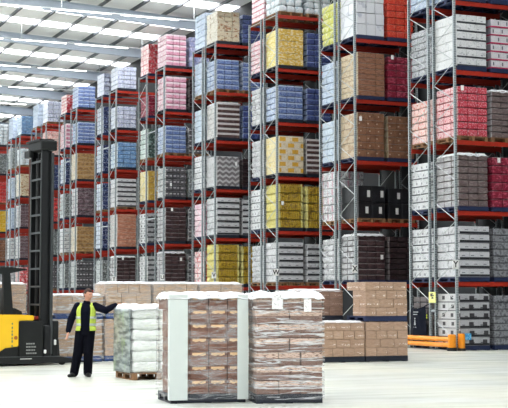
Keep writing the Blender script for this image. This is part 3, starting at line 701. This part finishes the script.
bm = bmesh.new(); box(bm, -.615, -.01, W0-.015, W1+.015, .16, 1.05, bev=.02, seg=2); b_ = part('battery_box', bm, dk, t)
bm = bmesh.new()
rnd = random.Random(5); wprint = plain('faded_white_print', (150, 152, 150), .6)
for r_ in range(4):
    x = -.44
    bm = bmesh.new()
    while x < -.23:
        l = .02+.03*rnd.random(); box(bm, x, x+l, W0-.019, W0-.015, .50-.075*r_, .535-.075*r_); x += l+.012
    part('white_print', bm, wprint, b_)
bm = bmesh.new(); box(bm, -.59, -.3, W0-.024, W0-.014, .155, .17); part('trim_strip', bm, M['white'], b_)
teal = plain('teal_print', (70, 122, 110), .5)
for q, z in enumerate((1.0, .9, .82, .74, .66, .58, .48)):
    bm = bmesh.new(); box(bm, -.80, -.77, W0-.004, W0, z-.03, z+.012*(1+q % 2)); part('side_mark', bm, teal, t)
bm = bmesh.new(); tube(bm, [(-.695, W0-.004, .66), (-.695, W0+.01, .66)], [.045, .045], 18); part('round_badge', bm, plain('brown_orange_badge', (176, 96, 40), .4), t)
for y in (W0, W1-.17):
    bm = bmesh.new(); poly(bm, [(-1.3, .05), (.45, .05), (.72, .09), (.76, .15), (.45, .20), (-1.3, .24)], y-.02, y+.15)
    bmesh.ops.bevel(bm, geom=list(bm.edges), offset=.01, segments=1, affect='EDGES'); lg = part('outrigger_leg', bm, dk2, t)
    bm = bmesh.new(); tube(bm, [(.5, y+.02, .075), (.5, y+.11, .075)], [.075, .075], 18); part('load_wheel', bm, rub, lg)
    bm = bmesh.new(); box(bm, -1.3, .5, y-.024, y-.018, .205, .22); part('edge_strip', bm, rail, lg)
bm = bmesh.new(); tube(bm, [(-1.7, .2, .17), (-1.7, .5, .17)], [.17, .17], 24); part('drive_wheel', bm, rub, t)
# mast
mast = part('mast', (lambda bm: (box(bm, 0, .15, .66, .75, .1, 5.2), box(bm, 0, .15, 0, .09, .1, 5.2), bm)[2])(bmesh.new()), dk2, t)
bm = bmesh.new()
for y in (.10, .58): box(bm, .155, .29, y, y+.07, .25, 5.15)
part('inner_mast', bm, dk2, mast)
bm = bmesh.new(); box(bm, .235, .30, -.015, .05, .25, 5.1); box(bm, -.012, .012, .665, .70, .3, 5.1); box(bm, -.012, .01, .03, .06, .3, 5.1); part('mast_rail', bm, rail, mast)
bm = bmesh.new(); box(bm, .26, .30, .1, .65, .3, 5.1); part('mast_screen', bm, M['black'], mast)
for y in (.22, .50):
    bm = bmesh.new(); tube(bm, [(.1, y, .2), (.1, y, 5.0)], [.055, .055], 14); part('lift_cylinder', bm, M['black'], mast)
for q in range(11):
    bm = bmesh.new(); z = .55+.432*q; box(bm, -.025, .015, .02, .74, z, z+.045); part('cross_bar', bm, rail, mast)
bm = bmesh.new(); bar(bm, (-.03, .74, .3), (-.03, .74, 5.0), .03); part('hose', bm, plain('brown_hose', (96, 52, 44), .5), mast)
bm = bmesh.new(); box(bm, -.06, .36, -.06, .80, 5.16, 5.40, bev=.02); box(bm, -.09, .30, -.02, .86, 5.38, 5.43); box(bm, -.12, .0, .55, .90, 5.02, 5.2, bev=.02); part('mast_crown', bm, dk, mast)
bm = bmesh.new(); box(bm, .02, .2, -.18, .0, .2, .95, bev=.02); part('mast_shoe', bm, dk2, mast)
bm = bmesh.new(); box(bm, .02, .2, .75, .93, .2, .95, bev=.02); part('mast_shoe', bm, dk2, mast)
bm = bmesh.new(); box(bm, .30, .46, -.02, .77, .12, 1.05, bev=.02); cg = part('fork_carriage', bm, dk, t)
for y in (.12, .50):
    bm = bmesh.new(); poly(bm, [(.46, .03), (1.66, .03), (1.66, .045), (.56, .085), (.52, .6), (.46, .6)], y, y+.13); part('fork_tine', bm, dk2, cg)
bm = bmesh.new(); box(bm, .0, .07, W0-.03, W0, .28, .37, bev=.015); part('white_marker', bm, M['white'], t)
bm = bmesh.new(); box(bm, .33, .39, -.06, -.02, .47, .60, bev=.015); part('white_marker', bm, M['white'], t)
bm = bmesh.new(); box(bm, -.22, -.05, .0, .1, 1.08, 1.16, bev=.01); part('tail_lamp', bm, plain('red_lamp_lens', (150, 40, 28), .3), t)
bm = bmesh.new(); poly(bm, [(-2.2, 2.16), (-.9, 2.16), (-.42, 2.26), (-.42, 2.29), (-.9, 2.32), (-2.2, 2.32)], W0+.05, W1-.05)
gd = part('overhead_guard', bm, dk, t)
for y in (W0+.06, W1-.16):
    bm = bmesh.new(); poly(bm, [(-.98, 1.18), (-.74, 1.18), (-.83, 2.2), (-1.0, 2.2)], y, y+.10); part('guard_pillar', bm, dk, gd)
    bm = bmesh.new(); poly(bm, [(-2.3, 1.18), (-2.18, 1.18), (-2.05, 2.2), (-2.15, 2.2)], y, y+.10); part('guard_pillar', bm, dk, gd)
bm = bmesh.new(); box(bm, -1.75, -1.2, .1, .7, 1.2, 1.38, bev=.05, seg=2); box(bm, -.92, -.74, .12, .68, 1.2, 1.84, bev=.05, seg=2); part('seat', bm, M['black'], t)
bm = bmesh.new(); poly(bm, [(-.74, 1.18), (-.5, 1.18), (-.52, 1.28), (-.7, 1.36)], W0+.1, W1-.1); part('control_panel', bm, dk, t)

# ------------------------------------------------------------------ the worker
P = thing('person', 'worker in yellow hi-vis vest and navy clothes leaning one hand on white sacks', 'person', (-14.29, -8.7, 0), FR)
skin = plain('skin', (208, 150, 124), .55, var=.08, sc=20)
navyc = plain('navy_cloth', (15, 18, 32), .95, var=.25, sc=14, spec=.08)
trou = plain('dark_navy_trousers', (13, 14, 23), .95, var=.25, sc=14, spec=.08)
bootm = plain('black_boots', (18, 18, 20), .6)
hairm = plain('brown_hair', (70, 46, 36), .85, var=.3, sc=60)
RM = lambda v: [('REMESH', dict(mode='VOXEL', voxel_size=v)), ('SMOOTH', dict(factor=.5, iterations=4))]
TOR = [(.86, .155, .11), (.94, .16, .115), (1.04, .152, .108), (1.18, .162, .115), (1.32, .178, .122), (1.40, .168, .108), (1.46, .115, .08), (1.50, .065, .062)]
CX = .03
def torso(bm, g, z0=0, z1=9):
    rs = [r for r in TOR if z0 <= r[0] <= z1]
    tube(bm, [(CX+.02*(z-.86), .0, z) for z, a, b in rs], [(a+g, b+g) for z, a, b in rs], 20)
legs = [[(-.07, 0, .92), (-.12, -.03, .50), (-.20, .02, .09)], [(.11, 0, .92), (.09, -.03, .50), (.075, .03, .09)]]
armL = [(-.135, .0, 1.425), (-.275, .03, 1.155), (-.315, -.06, .93)]      # hanging by the side
armR = [(.215, .0, 1.425), (.45, -.15, 1.345), (.63, -.01, 1.445)]       # out to the load
def limb(bm, pts, rr, n=14):
    tube(bm, pts, rr, n)
    for p, r in zip(pts, rr): ball(bm, p, r if not isinstance(r, tuple) else r[0])
def hand(bm, w, e, drop, sp):
    """palm, four unequal bent fingers and a thumb; w wrist, drop = run of the fingers, sp = across the palm"""
    w = Vector(w); f = Vector(drop).normalized(); s = Vector(sp).normalized(); n = f.cross(s).normalized()
    for q in range(4):
        o = s*(-.03+.02*q)
        tube(bm, [w+o*.6-f*.01, w+o+f*.045, w+o+f*.09], [.016, .015, .013], 8)
    for q, l in enumerate((.066, .082, .088, .072)):
        o = s*(-.033+.022*q); a = w+o+f*.085
        tube(bm, [a, a+f*l*.5+n*.004, a+f*l*.85+n*.018, a+f*l+n*.03], [.0095, .009, .008, .0065], 8)
    a = w+s*.02+f*.02
    tube(bm, [a, a+s*.03+f*.025+n*.006, a+s*.042+f*.055+n*.012, a+s*.044+f*.075+n*.014], [.013, .012, .010, .008], 8)
HC = Vector((.075, -.02, 1.66)); HR = Matrix.Rotation(math.radians(48), 4, 'Z') @ Matrix.Rotation(math.radians(10), 4, 'X')
def headpt(v, grow=0):
    """unit sphere point -> head, face towards -y"""
    x, y, z = v
    p = Vector((x*.081, y*.103, z*.122))
    if z < 0: k = 1-.28*(-z)**1.3; p.x *= k; p.y = p.y*(1-.12*-z) - .012*-z
    if y < 0:
        p.y += .012*max(0, 1-abs(x)*1.6)*0
        g = lambda cx, cz, s: math.exp(-((x-cx)**2+(z-cz)**2)/(2*s*s))
        p.y -= .022*math.exp(-(x/.13)**2)*math.exp(-((z+.14)/.17)**2)        # nose
        p.y += .010*(g(.38, .08, .15)+g(-.38, .08, .15))                      # eye hollows
        p.y -= .006*math.exp(-((z-.26)/.12)**2)*(1-abs(x))                    # brow
        p.y -= .006*g(0, -.46, .14); p.y += .005*g(0, -.60, .07); p.y -= .010*g(0, -.84, .2)
    return p*(1+grow)
def head_bm(bm):
    r = bmesh.ops.create_icosphere(bm, subdivisions=5, radius=1)
    for v in r['verts']: v.co = HC + HR.to_3x3() @ headpt(v.co.normalized())
    for s in (-1, 1):
        c = HC + HR.to_3x3() @ Vector((s*.081, .008, .0)); m = Matrix.Translation(c) @ HR @ Matrix.Diagonal((.011, .02, .032, 1))
        bmesh.ops.create_uvsphere(bm, u_segments=10, v_segments=8, radius=1, matrix=m)
bm = bmesh.new(); torso(bm, -.012)
for l in legs: limb(bm, l, [.085, .058, .042])
for a in (armL, armR): limb(bm, a, [.05, .042, .03])
for a in (armL, armR): tube(bm, [(CX+.01, 0, 1.40), a[0]], [.07, .052], 12)
tube(bm, [(.045, .0, 1.44), (.055, .0, 1.53), (.07, .0, 1.62)], [.07, .056, .055], 14)
hand(bm, (-.32, -.065, .915), None, (-.08, -.18, -1), (.5, -.9, .1))
hand(bm, (.645, 0, 1.455), None, (1, .25, .10), (-.25, 1, 0))
for l, dx in ((legs[0], -.06), (legs[1], .04)):
    a = Vector(l[2]); tube(bm, [a+Vector((0, .03, -.03)), a+Vector((dx, -.14, -.055))], [.04, .03], 10)
head_bm(bm)
meshobj('body', evaluated(bm, RM(.0065), skin, 'body'), P)
bm = bmesh.new(); torso(bm, .012, .9, 1.47)
for a in (armL, armR):
    limb(bm, [a[0], a[1], tuple(Vector(a[1])+(Vector(a[2])-Vector(a[1]))*.97)], [.086, .078, .058]); tube(bm, [(CX+.01, 0, 1.39), a[0]], [.085, .074], 12)
tube(bm, [(.04, 0, 1.45), (.05, 0, 1.535)], [.085, .067], 16)
meshobj('sweater', evaluated(bm, RM(.009), navyc, 'sweater'), P)
bm = bmesh.new(); tube(bm, [(CX, 0, .84), (CX, 0, .93), (CX, 0, 1.0)], [(.17, .125), (.172, .126), (.165, .12)], 20)
for l in legs: limb(bm, [l[0], l[1], tuple(Vector(l[2])+Vector((0, 0, .0)))], [.114, .1, .09])
meshobj('trousers', evaluated(bm, RM(.01), trou, 'trousers'), P)
for l, dx in ((legs[0], -.085), (legs[1], .06)):
    bm = bmesh.new(); a = Vector(l[2])
    tube(bm, [a+Vector((0, .01, .09)), a+Vector((0, .01, -.02))], [.062, .058], 14)
    tube(bm, [a+Vector((-dx*.2, .065, -.045)), a+Vector((0, -.02, -.035)), a+Vector((dx*.6, -.12, -.05)), a+Vector((dx, -.19, -.058))], [(.045, .045), (.055, .055), (.052, .04), (.035, .03)], 14)
    me = evaluated(bm, RM(.008), bootm, 'boot')
    for v in me.vertices: v.co.z = max(v.co.z, .0)
    meshobj('boot', me, P)
# hair: a cap over the skull, open at the face
bm = bmesh.new(); bmesh.ops.create_icosphere(bm, subdivisions=4, radius=1)
dl = [v for v in bm.verts if not (v.co.z > (.50 if v.co.y < -.25 else .05 if v.co.y < .1 else -.45))]
bmesh.ops.delete(bm, geom=dl, context='VERTS')
for v in bm.verts: n0 = v.co.normalized(); v.co = HC + HR.to_3x3() @ (headpt(n0, .05) + n0*.004*noise.noise(n0*14))
meshobj('hair', evaluated(bm, [('SOLIDIFY', dict(thickness=.012, offset=-.5))], hairm, 'hair'), P)
bm = bmesh.new()
for s in (-1, 1): ball(bm, HC + HR.to_3x3() @ Vector((s*.031, -.087, .012)), .009)
part('eyes', bm, plain('dark_eyes', (40, 32, 30), .2), P, smooth=True)
# hi-vis vest: open front, arm holes, reflective bands
def rad(z):
    for (z0, a0, b0), (z1, a1, b1) in zip(TOR, TOR[1:]):
        if z0 <= z <= z1: k = (z-z0)/(z1-z0); return a0+(a1-a0)*k, b0+(b1-b0)*k
    return TOR[0][1:] if z < TOR[0][0] else TOR[-1][1:]
def vp(th, z, g=.034):
    a, b = rad(z)
    if z < 1.0: a += .012; b += .015
    return Vector((CX+.02*(z-.86)+(a+g)*math.sin(th), -(b+g)*math.cos(th), z))
def vest_bm(z0, z1, g, hole=True, nz=22):
    bm = bmesh.new(); N = 56; th = [.48+(2*PI-.96)*k/N for k in range(N+1)]; vs = {}
    for j in range(nz+1):
        z = z0+(z1-z0)*j/nz
        for k, a in enumerate(th): vs[j, k] = bm.verts.new(vp(a, z, g))
    for j in range(nz):
        for k in range(N):
            z = z0+(z1-z0)*(j+.5)/nz; a = (th[k]+th[k+1])/2; a = min(a, 2*PI-a)
            if hole and z > 1.24 and 1.12 < a < 2.1: continue
            bm.faces.new((vs[j, k], vs[j, k+1], vs[j+1, k+1], vs[j+1, k]))
    if hole:
        for s in (1, -1):
            st = []
            for q in range(5):
                a = .56+.12*q; f = vp(a*s, z1, g); b = vp((PI-a)*s, z1, g)
                row = [f]
                for w in (.25, .5, .75): row.append(f.lerp(b, w) + Vector((0, 0, .05*math.sin(PI*w))))
                st.append([bm.verts.new(p) for p in row+[b]])
            for A, B in zip(st, st[1:]):
                for k in range(4): bm.faces.new((A[k], A[k+1], B[k+1], B[k]))
    bmesh.ops.delete(bm, geom=[v for v in bm.verts if not v.link_faces], context='VERTS')
    bmesh.ops.recalc_face_normals(bm, faces=bm.faces[:])
    return bm
viz = plain('hi_vis_yellow_cloth', (194, 214, 82), .75, var=.1, sc=9)
sil = plain('silver_reflective_tape', (196, 202, 196), .35, .3)
v = meshobj('vest', evaluated(vest_bm(.93, 1.445, .034), [('SOLIDIFY', dict(thickness=.006, offset=1)), ('SMOOTH', dict(factor=.4, iterations=2))], viz, 'vest'), P)
for z in (1.03, 1.17): meshobj('reflective_band', evaluated(vest_bm(z, z+.05, .042, False, 2), [('SOLIDIFY', dict(thickness=.003, offset=1))], sil, 'reflective_band'), v)

# ------------------------------------------------------------------ daylight and camera
w = bpy.data.worlds.new('daylight'); bpy.context.scene.world = w; w.use_nodes = True
bg = w.node_tree.nodes['Background']; bg.inputs[0].default_value = (.93, .96, 1, 1); bg.inputs[1].default_value = .09
cd = bpy.data.cameras.new('camera'); cam = bpy.data.objects.new('camera', cd); C.objects.link(cam)
cam.location = (-21.897, -34.849, 1.579); cam.rotation_euler = (PI/2+PITCH, 0, -YAW)
cd.sensor_width = 36; cd.sensor_fit = 'HORIZONTAL'; cd.lens = 36*1327.7/508; cd.clip_end = 400; cd.clip_start = .5
sc = bpy.context.scene; sc.camera = cam
vs = sc.view_settings; vs.view_transform = 'Standard'; vs.look = 'None'; vs.gamma = 1; vs.use_curve_mapping = False; vs.exposure = 0
sc.cycles.use_denoising = True
sc.cycles.max_bounces = 8; sc.cycles.transparent_max_bounces = 12
bpy.context.view_layer.update()
